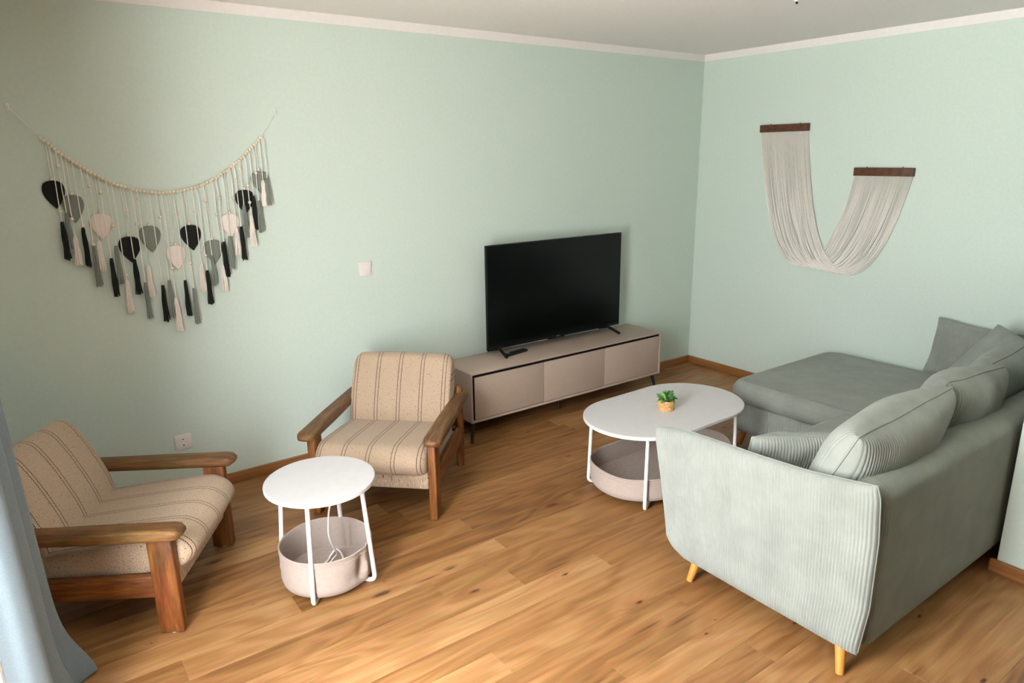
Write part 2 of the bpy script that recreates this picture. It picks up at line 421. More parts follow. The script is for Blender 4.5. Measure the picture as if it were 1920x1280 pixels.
for sx in (-.0095, .0095):
    Vl, Fl = lathe('', [(.0001, -.0048), (.0027, -.0048), (.0027, -.003)], None, seg=12, out=1)
    Acc().add([(x+sx, z, y) for x, y, z in Vl], Fl).obj('pin_hole', M['black_plastic'], t)
for sz in (-1, 1): box('earth_clip', (-.0035, -.012, sz*.0165-.003), (.0035, -.004, sz*.0165+.003), M['black_metal'], t, .001)

# ------------------------------------------------------------------ television cabinet
cx0, cx1, cyf, cyb, cz0, cz1 = -2.437, -.770, -.375, -.022, .1375, .453
t = thing('tv_cabinet', 'long low taupe television cabinet on thin black legs', 'cabinet', ((cx0+cx1)/2, -.2, 0))
def T(x, y, z): return (x-(cx0+cx1)/2, y+.2, z)
def tb(name, lo, hi, m, bev=.002, seg=2, parent=t): return box(name, T(*lo), T(*hi), m, parent, bev, seg)
fr_o = [(cx0, cz0), (cx1, cz0), (cx1, cz1), (cx0, cz1)]; fr_i = [(cx0+.012, cz0+.0145), (cx1-.014, cz0+.0145), (cx1-.014, cz1-.0085), (cx0+.012, cz1-.0085)]
V = []; F = []
for (x, z), (xi, zi) in zip(fr_o, fr_i): V += [T(x, cyf, z), T(xi, cyf, zi), T(xi, cyb, zi), T(x, cyb, z)]
for k in range(4):
    a_, b_ = 4*k, 4*((k+1) % 4)
    for q in range(4): F.append((a_+q, b_+q, b_+(q+1) % 4, a_+(q+1) % 4))
bm = bmesh.new(); vs = [bm.verts.new(v) for v in V]
for f in F: bm.faces.new([vs[i] for i in f])
bmesh.ops.recalc_face_normals(bm, faces=bm.faces)
bmesh.ops.bevel(bm, geom=[e for e in bm.edges if e.is_manifold and e.calc_face_angle(0) > .5], offset=.0015, segments=2, profile=.5, affect='EDGES')
bm_obj('body', bm, M['taupe'], t)
tb('gap_shade_block', (cx0+.0122, cyf+.011, cz0+.0147), (cx1-.0142, cyb, cz1-.0087), M['shadow_black'], 0)  # black block behind the doors, paints the shade seen in their gaps
dx = [-2.4105, -1.8725, -1.333, -.790]
for a_, b_ in zip(dx, dx[1:]):
    tb('door', (a_+.0015, cyf+.003, .1560), (b_-.0015, cyf+.009, .4265), M['taupe'], .0012)
for lx, ly in ((-2.405, -.335), (-.815, -.335), (-1.61, -.2), (-2.405, -.075), (-.815, -.075)):
    sx = -.022 if lx < -2 else (.028 if lx > -1 else 0); sy = -.02 if ly < -.3 else (.015 if ly > -.1 else -.012)
    tube('leg', [T(lx, ly, cz0+.001), T(lx+sx, ly+sy, 0)], [.0145, .009], M['black_metal'], t, 14)

# ------------------------------------------------------------------ television
tz0 = .4965
t = thing('television', 'large flat black television standing on the taupe cabinet', 'television', (-1.5525, -.13, .453))
def T2(x, y, z): return (x+1.5525, y+.13, z-.453)
bx0, bx1, bz0, bz1 = -2.1425, -.9625, .497, 1.178
bm = bmesh.new(); add_box(bm, T2(bx0, -.127, bz0), T2(bx1, -.108, bz1), .002)
add_box(bm, T2(bx0+.12, -.112, bz0+.02), T2(bx1-.12, -.065, bz0+.40), .012, 3)
bm_obj('casing', bm, M['black_plastic'], t)
bm = bmesh.new(); add_box(bm, T2(bx0+.007, -.1283, bz0+.017), T2(bx1-.007, -.126, bz1-.007), .0005, 1); bm_obj('screen', bm, M['screen'], t)
lg = box('logo_bar', T2(-1.636, -.1285, bz0-.008), T2(-1.492, -.112, bz0+.002), M['black_plastic'], t, .002)
bm = bmesh.new()
for q in range(3): add_box(bm, T2(-1.566+q*.0095, -.1292, bz0+.004), T2(-1.5595+q*.0095, -.1280, bz0+.0105), .0004, 1)
bm_obj('maker_mark', bm, M['grey_mark'], t)
for fx, sx in ((-2.045, -1), (-1.075, 1)):
    ac = Acc()
    for yt, xt in ((-.228, -.028), (-.012, -.028)):
        pth = [T2(fx, -.12, bz0+.012), T2(fx+sx*.004, -.125 if yt < -.1 else -.112, bz0-.004), T2(fx-sx*xt*.3 if 0 else fx+sx*.02, yt, .462)]
        V, F = tube_data(fillet(pth, .012, 4), .0105, 8); ac.add([(x, y, max(z, .0006)) for x, y, z in V], F)
    ac.obj('foot', M['black_plastic'], t)

# remote control lying under the screen
t = thing('remote_control', 'black remote control lying on the cabinet under the television', 'remote control', (-1.945, -.165, .4535), math.radians(9))
box('body', (-.092, -.023, 0), (.092, .023, .017), M['black_plastic'], t, .007, 3)
box('label_strip', (-.084, -.008, .0165), (-.062, .012, .0178), M['grey_mark'], t, .0004, 1)
bm = bmesh.new()
for i in range(9):
    for j in range(3): add_box(bm, (-.052+i*.0145, -.013+j*.0105, .0165), (-.044+i*.0145, -.007+j*.0105, .0185), .001, 1)
bm_obj('button_pad', bm, M['black_metal'], t)

# ------------------------------------------------------------------ capsule-shaped slabs and baskets
def capsule(L, R, n=24, ox=0):
    pts = []
    for i in range(n+1):
        a = -PI/2+PI*i/n; pts.append((L+R*math.cos(a), R*math.sin(a)))
    for i in range(n+1):
        a = PI/2+PI*i/n; pts.append((-L+R*math.cos(a), R*math.sin(a)))
    return pts
def offset_stack(name, L, levels, mat, parent, caps=(True, True), n=24, warp=None, sharp=40):
    """levels: (R, z) rings of a capsule; L=0 gives a circle"""
    V = []; F = []; m = None
    for R, z in levels:
        ring = capsule(L, R, n); m = len(ring)
        for k, (x, y) in enumerate(ring):
            p = (x, y, z)
            V.append(warp(p, k/m) if warp else p)
    for i in range(len(levels)-1):
        for k in range(m): F.append((i*m+k, i*m+(k+1) % m, (i+1)*m+(k+1) % m, (i+1)*m+k))
    if caps[0]: F.append(tuple(range(m-1, -1, -1)))
    if caps[1]: F.append(tuple((len(levels)-1)*m+k for k in range(m)))
    return mesh_obj(name, V, F, mat, parent, True, None, sharp)
def basket_table(t, L, R, H_, feet, Rb, zb0, zb1, warp, inset):
    th = .019
    offset_stack('tabletop', L, [(R-.003, H_-th), (R, H_-th+.003), (R, H_-.003), (R-.003, H_)], M['top_white'], t)
    r = .0095
    for fx, fy in feet:
        ln = math.hypot(fx, fy); d = Vector((fx/ln, fy/ln, 0)); top = Vector((fx, fy, H_-th))-d*inset
        e = Vector((fx, fy, r))
        pth = fillet([top, e, d*.004+Vector((0, 0, r))], .028, 7)
        tube('leg', pth, r, M['metal_white'], t, 12)
        box('bracket', (-.02, -.012, H_-th-.004), (.02, .012, H_-th+.001), M['metal_white'], t, .001, 1,
            Matrix.Translation((top.x-d.x*.012, top.y-d.y*.012, 0)) @ Matrix.Rotation(math.atan2(fy, fx), 4, 'Z'))
    lv = [(Rb*.93, zb0+.004), (Rb*.97, zb0+.008), (Rb, zb0+.03)]+[(Rb, zb0+.03+(zb1-zb0-.03)*i/8) for i in range(1, 9)]
    lv += [(Rb+.002, zb1+.003), (Rb-.002, zb1+.006), (Rb-.006, zb1+.003)]+[(Rb-.007, zb1-(zb1-zb0-.02)*i/8) for i in range(0, 9)]+[(Rb*.9, zb0+.0135)]
    b = offset_stack('fabric_basket', L, lv, M['linen'], t, (True, True), 40, warp, 60)
    hem = [(x, y, zb1-.017) for x, y in capsule(L, Rb+.0006, 40)]
    if warp: hem = [warp(p, k/len(hem)) for k, p in enumerate(hem)]
    tube('hem', hem, .0017, M['linen'], b, 5, True)
    return b

def dent(p, f):
    x, y, z = p; a = math.atan2(y, x)
    def g(a0, w, z0, wz, amp): 
        da = (a-a0+PI) % (2*PI)-PI
        return amp*math.exp(-(da/w)**2-((z-z0)/wz)**2)
    s = 1-g(-1.12, .09, .105, .05, .17)-g(-.80, .12, .11, .06, .09)+g(-.95, .10, .10, .07, .05)-g(-1.35, .2, .07, .04, .05)-g(2.2, .35, .12, .08, .04)-g(-.55, .16, .08, .05, .06)
    zz = z-.010*math.exp(-((x*.0)/1)**2)*0
    return (x*s, y*s, zz)
t = thing('side_table', 'round white side table with fabric basket between the armchairs', 'table', (-3.684, -1.178, 0))
basket_table(t, .0001, .222, .46, [(-.127, -.163), (.146, -.150), (-.148, .150), (.135, .155)], .188, .020, .178, dent, .034)
def sag(p, f):
    x, y, z = p; s = 1+.012*math.sin(f*2*PI*5+1)*min(1, z/.15); return (x*s, y*s, z)
t = thing('coffee_table', 'oblong white coffee table with fabric basket in front of sofa', 'table', (-1.85, -1.385, 0), .015)
basket_table(t, .196, .293, .41, [(-.36, -.205), (-.36, .205), (.36, .205), (.36, -.205)], .247, .036, .158, sag, .014)

# white cable hanging into the round basket
cp = [(-3.648, -1.195, .441), (-3.654, -1.197, .365), (-3.668, -1.198, .30), (-3.674, -1.194, .22), (-3.664, -1.185, .165), (-3.640, -1.165, .105), (-3.622, -1.13, .066), (-3.640, -1.125, .046),
      (-3.668, -1.148, .042), (-3.690, -1.165, .042), (-3.688, -1.140, .042), (-3.662, -1.122, .044), (-3.640, -1.100, .050), (-3.612, -1.090, .064), (-3.598, -1.112, .052), (-3.606, -1.160, .042), (-3.62, -1.215, .042), (-3.665, -1.235, .042)]
t = thing('charging_cable', 'thin white cable hanging from the round table into its basket', 'cable', cp[0])
rel = [tuple(np.array(p_)-np.array(cp[0])) for p_ in cp]
tube('cord', smooth_path(rel, 8), .0038, M['cable'], t, 8)
q = rel[-1]; box('plug', (q[0]-.028, q[1]-.008, q[2]-.006), (q[0]+.004, q[1]+.008, q[2]+.009), M['cable'], t, .003)

# ------------------------------------------------------------------ small plant
t = thing('potted_plant', 'small green plant in woven straw pot on the coffee table', 'plant', (-1.8686, -1.408, .41))
prof = [(.0001, 0), (.034, 0)]
for i in range(7):
    z0 = i*.0078
    for k in range(5):
        a = PI*k/4; prof.append((.0375+.0022*math.sin(a)+.0003*i, z0+.0078*k/4))
prof += [(.036, .0555), (.035, .050), (.0001, .048)]
def woven(): 
    V, F = lathe('', prof, None, seg=60, out=1); n = len(prof); W = []
    for k, (x, y, z) in enumerate(V):
        a = math.atan2(y, x); row = int(z/.0078) if z > 0 else 0; r = math.hypot(x, y)
        s = 1+(.022*math.sin(a*14+(PI if row % 2 else 0)) if r > .0365 else 0); W.append((x*s*1.07, y*s*1.07, z))
    return mesh_obj('pot', W, F, M['weave'], t, True, None, 60)
woven()
lathe('soil', [(.0001, .050), (.034, .0495), (.034, .046), (.0001, .045)], M['moss'], t, 20)
ac = Acc(); rr = random.Random(4)
for k in range(64):
    a = rr.uniform(0, 2*PI); tilt = rr.uniform(.05, 1.25) if k > 10 else rr.uniform(0, .4); ln = rr.uniform(.044, .066)*(1.05-.12*tilt); wd = rr.uniform(.012, .017)
    base = Vector((rr.uniform(-.014, .014), rr.uniform(-.014, .014), .047)); Mx = Matrix.Translation(base) @ Matrix.Rotation(a, 4, 'Z') @ Matrix.Rotation(tilt, 4, 'Y')
    prf = [(0, .12), (.35, .35), (.62, .95), (.82, .85), (1.0, .04)]
    V = []; F = []
    for i, (s_, w_) in enumerate(prf):
        bend = .012*s_*s_
        for j in (-1, -.5, 0, .5, 1):
            up = .0022*(1-j*j); V.append(Mx @ Vector((bend+(.003*abs(j) if 1 else 0)+up*0, j*wd*w_/1.0*.62, ln*s_)))
        for j in (.5, 0, -.5):
            V.append(Mx @ Vector((bend-.0016*w_-.0004, j*wd*w_*.62, ln*s_)))
    for i in range(len(prf)-1):
        for j in range(8): F.append((i*8+j, i*8+(j+1) % 8, (i+1)*8+(j+1) % 8, (i+1)*8+j))
    F.append(tuple(range(7, -1, -1))); F.append(tuple((len(prf)-1)*8+j for j in range(8)))
    ac.add(V, F)
ac.obj('foliage', M['leaf'], t, 60)

# ------------------------------------------------------------------ corner sofa
PITCH, RD = .0118, .0042
sofa = thing('corner_sofa', 'sage grey corduroy corner sofa with chaise on wooden legs', 'sofa', (-1.3, -2.1, 0))
SO = np.array([-1.3, -2.1, 0.])
def sobj(name, V, F, mat, parent=sofa, uvs=None): return mesh_obj(name, np.asarray(V)-SO, F, mat, parent, True, uvs)
# left arm: soft slab, outline measured in (y, z)
def panel_outline(u, v):
    """u 0 (front) .. 1 (back), v 0 (bottom) .. 1 (top)"""
    zt = np.interp(u, [0, .02, .10, .2, .55, .75, 1], [.622, .622, .636, .649, .660, .672, .706])
    zb = .083+0*u
    yf = -1.985+.108*v**1.2; yb = np.interp(v, [0, .3, .7, .93, 1], [-2.812, -2.832, -2.832, -2.820, -2.806])
    y = yf+(yb-yf)*u; z = zb+(zt-zb)*v
    # rounded lower front corner
    k = np.clip((.12-u)/.12, 0, 1)*np.clip((.14-v)/.14, 0, 1)
    y = y-.030*k; z = z+.030*k
    return y, z
def arm_panel():
    nr = int(.93/PITCH); nu = nr*6+1; nv = 46
    u = np.linspace(0, 1, nu); v = .5-.5*np.cos(np.linspace(0, PI, nv)); U, Vv = np.meshgrid(u, v, indexing='ij')
    y, z = panel_outline(U, Vv); T_ = .036
    e = (1-np.abs(2*U-1)**26)**.5*(1-np.abs(2*Vv-1)**14)**.5
    puff = .016*np.sin(PI*U)**.6*np.sin(PI*Vv)**.6+lumps(U*5, Vv*4, 3, .003)
    X0 = -2.468
    sides = []
    for sgn in (-1, 1):
        x = X0+sgn*(T_*e*.86+puff*e)
        P = np.stack([x, y, z], -1); d = rib(U*.93, PITCH, RD*1.35)*np.clip(e*1.5, 0, 1)
        P = displace(P, -d if sgn < 0 else d) if False else P+np.stack([sgn*d, 0*d, 0*d], -1)
        sides.append(P)
    V = np.concatenate([s.reshape(-1, 3) for s in sides]); F = np.concatenate([grid_faces(nu, nv), grid_faces(nu, nv, off=nu*nv)])
    arm = sobj('armrest', V, F, M['cord'])
    yy, zz = panel_outline(np.linspace(0, 1, 60), np.ones(60)); pth = [(X0, a_, b_-.001) for a_, b_ in zip(yy, zz)]
    yy, zz = panel_outline(np.ones(40), np.linspace(1, .02, 40)); pth += [(X0, a_+.0005, b_) for a_, b_ in zip(yy, zz)]
    V, F = tube_data([np.array(p_)-SO for p_ in pth], .003, 8)
    mesh_obj('piping', V, F, M['cord'], arm)
arm_panel()
def rounded_slab(name, x0, x1, y0, y1, prof, rad, mat, ribs=None, top=True, parent=sofa, step=None, crown=0, hribs=0):
    """stack of rounded rectangles; prof = [(inset, z)...]; vertical ribs along the perimeter when ribs is set"""
    per = 2*(x1-x0+y1-y0)-8*rad+2*PI*rad
    m = int(per/PITCH)*6 if ribs else 240
    s = np.arange(m)/m*per
    def rrect(ins):
        a0, a1, b0, b1 = x0, x1, y0, y1; r = rad
        segs = [(a1-a0-2*r), PI*r/2, (b1-b0-2*r), PI*r/2]*2
        out = np.zeros((m, 2)); nor = np.zeros((m, 2)); acc = 0
        cs = [(a1-r, b0+r), (a1-r, b1-r), (a0+r, b1-r), (a0+r, b0+r)]
        starts = [(a0+r, b0, 1, 0), None, (a1, b0+r, 0, 1), None, (a1-r, b1, -1, 0), None, (a0, b1-r, 0, -1), None]
        for k, L_ in enumerate(segs):
            mk = (s >= acc-1e-9) & (s < acc+L_); q = s[mk]-acc
            if k % 2 == 0:
                sx, sy, dx_, dy_ = starts[k]; out[mk] = np.stack([sx+dx_*q, sy+dy_*q], -1); nor[mk] = (dy_, -dx_)
            else:
                c = cs[k//2]; a = -PI/2+(k//2)*PI/2+q/r; n_ = np.stack([np.cos(a), np.sin(a)], -1); out[mk] = np.array(c)+n_*r; nor[mk] = n_
            acc += L_
        return out-nor*ins, nor
    V = []; 
    rb = rib(s, PITCH, RD) if ribs else 0*s
    for ins, z in prof:
        p, n_ = rrect(ins); w_ = 1 if ins < .02 else 0
        p = p+n_*(rb*w_)[:, None]; V.append(np.concatenate([p, np.full((m, 1), z)], 1))
    n = len(prof)
    if top:
        zc = prof[-1][1]; last = V[-1][:, :2]; c = np.array([(x0+x1)/2, (y0+y1)/2])
        for k in range(1, 9):
            f = 1-k/9; V.append(np.concatenate([c+(last-c)*f, np.full((m, 1), zc+crown*(1-f**2))], 1))
        V.append(np.concatenate([c+(last-c)*.001, np.full((m, 1), zc+crown)], 1)); n += 9
    P = np.stack(V, 1)  # m, n, 3
    return sobj(name, P.reshape(-1, 3), grid_faces(m, n, True), mat, parent)
SB = .088
rounded_slab('seat_base', -2.40, -1.10, -2.68, -1.985, [(.012, SB), (.002, SB+.008), (0, SB+.02), (0, .255), (.006, .265)], .03, M['cord'], True)
rounded_slab('chaise_base', -1.150, -.055, -2.68, -1.315, [(.012, SB+.004), (.002, SB+.012), (0, SB+.024), (0, .265), (.006, .272)], .05, M['cord'], True)
def hprof(z0, z1, rd, bulge, n=56, wave=True):
    """rounded side profile with horizontal ribs"""
    L_ = (z1-z0-2*rd)+PI*rd; out = []
    N_ = int(L_/.0095)*5
    for i in range(N_+1):
        d = L_*i/N_; q = RD*.8*(abs(math.sin(PI*d/.0095))**.55-.7) if wave else 0
        if d < PI*rd/2: a = d/rd; ins, z = rd*(1-math.sin(a)), z0+rd*(1-math.cos(a)); nx, nz = math.sin(a), -math.cos(a)
        elif d < PI*rd/2+(z1-z0-2*rd): ins, z = 0, z0+rd+(d-PI*rd/2); nx, nz = 1, 0
        else: a = (d-PI*rd/2-(z1-z0-2*rd))/rd; ins, z = rd*(1-math.cos(a)), z1-rd+rd*math.sin(a); nx, nz = math.cos(a), math.sin(a)
        ins -= bulge*math.sin(PI*min(1, max(0, (z-z0)/(z1-z0))))
        out.append((ins-q*nx, z+q*nz))
    return out
rounded_slab('chaise_cushion', -1.165, -.045, -2.66, -1.262, hprof(.268, .398, .052, .012), .13, M['cord'], None, crown=.014)
rounded_slab('seat_cushion', -2.385, -1.100, -2.66, -1.965, hprof(.258, .398, .048, .010), .06, M['cord'], None, crown=.012)
def back_panel():
    # profile in (y, z) swept along x, ribs vertical
    yb, yf, z0, z1 = -2.822, -2.672, SB, .688
    pr = [(yf, z0), (yb+.03, z0), (yb+.008, z0+.006), (yb, z0+.03)]+[(yb, z0+.03+(z1-.05-z0-.03)*i/8) for i in range(1, 9)]
    for k in range(1, 10):
        a = PI*k/10; pr.append(((yb+yf)/2-(yf-yb)/2*math.cos(a), z1-.05+.05*math.sin(a)))
    pr += [(yf, z1-.05), (yf, .40), (yf, z0)]
    pr = np.array(pr); x0, x1 = -2.415, -.05; nr = int((x1-x0)/PITCH); nx = nr*6+1
    xs = np.linspace(x0, x1, nx); n = len(pr)
    P = np.zeros((nx, n, 3)); P[:, :, 0] = xs[:, None]; P[:, :, 1:] = pr[None]
    d = rib(xs, PITCH, RD*.55)[:, None]*np.ones((1, n)); d[:, :3] = 0
    c = np.array([(yb+yf)/2, .4]); dirn = np.zeros((n, 2)); dirn[:, 0] = np.sign(pr[:, 0]-c[0]); dirn[pr[:, 1] > z1-.045] = (0, 1)
    endr = np.clip((xs-x0)/.03, 0, 1); endr = (1-(1-endr)**2)**.5; endr[0] = 0
    P[:, :, 1] = c[0]+(P[:, :, 1]-c[0])*(.72+.28*endr[:, None])
    P[:, :, 2] -= .02*(1-endr[:, None])*(pr[None, :, 1] > .5)
    P[:, :, 1] += d*dirn[None, :, 0]; P[:, :, 2] += d*dirn[None, :, 1]
    V = P.reshape(-1, 3); F = [tuple(f) for f in grid_faces(nx, n)]
    F.append(tuple(range(n-1))); F.append(tuple((nx-1)*n+k for k in range(n-2, -1, -1)))
    sobj('backrest', V, F, M['cord_shaded'])
back_panel()
for lx, ly, sx, sy in ((-2.452, -2.125, -.030, .012), (-2.470, -2.755, -.026, -.022), (-1.10, -1.372, -.02, .02), (-.13, -1.40, 0, .03), (-.16, -2.74, .02, -.02), (-1.35, -2.70, 0, -.02)):
    z1 = SB+.012
    tube('leg', [np.array((lx, ly, z1))-SO, np.array((lx+sx*.2, ly+sy*.2, z1*.8))-SO, np.array((lx+sx, ly+sy, 0))-SO], [.0185, .0182, .0135], M['beech'], sofa, 16)

# ------------------------------------------------------------------ cushions
def pillow(name, label, w, h, th, loc, rot, seed, pw=.42, sq=.05, ears=.0, group='loose corduroy cushions on the sofa', lump=.008, pitch=PITCH, bias=0, sagm=0, rd=RD):
    """local x = width, z = height (0 at the bottom seam), y = thickness; ribs run up the cushion"""
    t = thing(name, label, 'cushion', loc, 0, group); t.rotation_euler = rot
    nr = int(w/pitch); nu = nr*6+1; nv = 44
    u = np.linspace(-1, 1, nu); v = np.sin(np.linspace(-PI/2, PI/2, nv))
    U, V_ = np.meshgrid(u, v, indexing='ij')
    x = w/2*U*(1-sq*(1-V_**2)**1.2); z = h/2+h/2*V_*(1-sq*(1-U**2)**1.2)
    z = z-sagm*np.sin(PI*(V_+1)/4)*(1-U**2)+lumps(U*2, V_*2, seed+9, lump*.8)
    x = x+lumps(U*2, V_*2, seed+5, lump*.6)
    e = np.clip(1-U**2, 0, 1)**pw*np.clip(1-V_**2, 0, 1)**pw
    Vs = []; Fs = []
    for k, sg in enumerate((-1, 1)):
        thick = th/2*e*(1+bias*V_)+lumps(U*3, V_*2.4, seed+k, lump)*np.clip(e*2, 0, 1)
        P = np.stack([x, sg*np.maximum(thick, .001), z], -1)
        d = rib((U+1)*w/2, pitch, rd)*np.clip(e*2.2, .25, 1)
        P = displace(P, d*(1 if sg < 0 else -1))
        Vs.append(P.reshape(-1, 3)); Fs.append(grid_faces(nu, nv, off=k*nu*nv))
    V = np.concatenate(Vs); F = np.concatenate(Fs)
    mesh_obj('cover', V, F, M['cord'], t)
    ring = []
    for a_ in np.linspace(-1, 1, 40)[:-1]: ring.append((a_, -1))
    for a_ in np.linspace(-1, 1, 40)[:-1]: ring.append((1, a_))
    for a_ in np.linspace(1, -1, 40)[:-1]: ring.append((a_, 1))
    for a_ in np.linspace(1, -1, 40)[:-1]: ring.append((-1, a_))
    pts = []
    for a_, b_ in ring:
        U1 = np.array([a_]); V1 = np.array([b_])
        px = (w/2*U1*(1-sq*(1-V1**2)**1.2)+lumps(U1*2, V1*2, seed+5, lump*.6))[0]
        pz = (h/2+h/2*V1*(1-sq*(1-U1**2)**1.2)-sagm*np.sin(PI*(V1+1)/4)*(1-U1**2)+lumps(U1*2, V1*2, seed+9, lump*.8))[0]
        pts.append((px, 0, pz))
    V, F = tube_data(pts, .0042, 7, False, True); mesh_obj('piping', V, F, M['cord'], t)
    return t
R_ = math.radians
G1 = 'large back cushions along the sofa'
pillow('back_cushion', 'big corduroy back cushion nearest the sofa arm', .70, .49, .25, (-2.085, -2.500, .402), (R_(25), R_(-2), R_(1)), 21, .34, .03, bias=.15, group=G1)
pillow('back_cushion', 'middle corduroy back cushion tucked between two others', .50, .48, .24, (-1.475, -2.490, .405), (R_(23), R_(3), R_(-2)), 34, .34, .03, bias=.15, group=G1)
pillow('back_cushion', 'corduroy back cushion farthest along the sofa back near the corner', .62, .44, .22, (-.915, -2.475, .405), (R_(18), R_(-2), R_(2)), 47, .34, .03, bias=.15, group=G1)
G2 = 'throw cushions on the sofa'
pillow('throw_cushion', 'low corduroy throw cushion propped inside the sofa arm', .38, .30, .14, (-2.178, -2.300, .420), (R_(26), 0, R_(-33)), 55, .4, .04, group=G2, lump=.006)
pillow('throw_cushion', 'corduroy throw cushion leaning on the wall at the chaise head', .45, .33, .10, (-.128, -2.150, .408), (R_(12), R_(-3), R_(90)), 63, .4, .05, group=G2, lump=.005)
t = pillow('throw_cushion', 'slanting corduroy throw cushion wedged in the sofa corner', .40, .41, .12, (0, 0, 0), (0, 0, 0), 71, .4, .04, group=G2, lump=.006)
t.rotation_mode = 'YXZ'; er = Euler((R_(40), R_(-20), R_(84)), 'YXZ'); t.rotation_euler = er
t.location = Vector((-.25, -2.318, .800))-er.to_matrix() @ Vector((.20, 0, .41))

# ------------------------------------------------------------------ armchairs
def section_loop(pts, n=10):
    return smooth_path([(p[0], 0, p[1]) for p in pts+[pts[0]]], n)[:-1]
def stuffed(name, prof, w, parent, rnd=.05, edge=.85, off=0, seed=1):
    """closed (x,z) profile swept across the width with softly rounded ends; uv.x runs across the width in metres"""
    loop = np.array([(p.x, p.z) for p in section_loop(prof, 8)]); m = len(loop); c = loop.mean(0)
    d = np.linalg.norm(np.roll(loop, -1, 0)-loop, axis=1); arc = np.concatenate([[0], np.cumsum(d)[:-1]])
    q = np.linspace(0, PI/2, 8); ends = rnd*(1-np.sin(q[::-1]))
    st = []
    for i in range(8): st.append((-w/2+rnd*(1-math.cos(q[i])), math.sin(q[i])))
    for i in range(1, 22): st.append((-w/2+rnd+(w-2*rnd)*i/22, 1))
    for i in range(7, -1, -1): st.append((w/2-rnd*(1-math.cos(q[i])), math.sin(q[i])))
    V = []; UV = []
    for y, s in st:
        f = edge+(1-edge)*s; f = 0.0 if False else f
        k = 1+.012*math.sin(y*14+seed)
        for (px, pz), a in zip(loop, arc):
            V.append((c[0]+(px-c[0])*f*k, y, c[1]+(pz-c[1])*f*k)); UV.append((y+off, a))
    n = len(st); F = [tuple(x) for x in grid_faces(n, m)]
    for i in range(n-1): F.append((i*m+m-1, (i+1)*m+m-1, (i+1)*m, i*m))
    for base0, sg in ((0, -1), ((n-1)*m, 1)):
        base = len(V); y0 = V[base0][1]
        for k_ in range(m):
            p_ = V[base0+k_]; V.append(p_); UV.append((.062+(p_[2]-c[1])*.6, p_[0]))
        prev = base
        for r_ in range(1, 7):
            g = 1-r_/6.02; nb = len(V)
            for k_ in range(m):
                p_ = V[base+k_]; V.append((c[0]+(p_[0]-c[0])*g, y0+sg*.006*(1-g*g), c[1]+(p_[2]-c[1])*g)); UV.append((.062+(V[-1][2]-c[1])*.6, V[-1][0]))
            for k_ in range(m): F.append((prev+k_, prev+(k_+1) % m, nb+(k_+1) % m, nb+k_))
            prev = nb
        F.append(tuple(prev+k_ for k_ in range(m)))
    return mesh_obj(name, V, F, M['tweed'], parent, True, UV, 75)
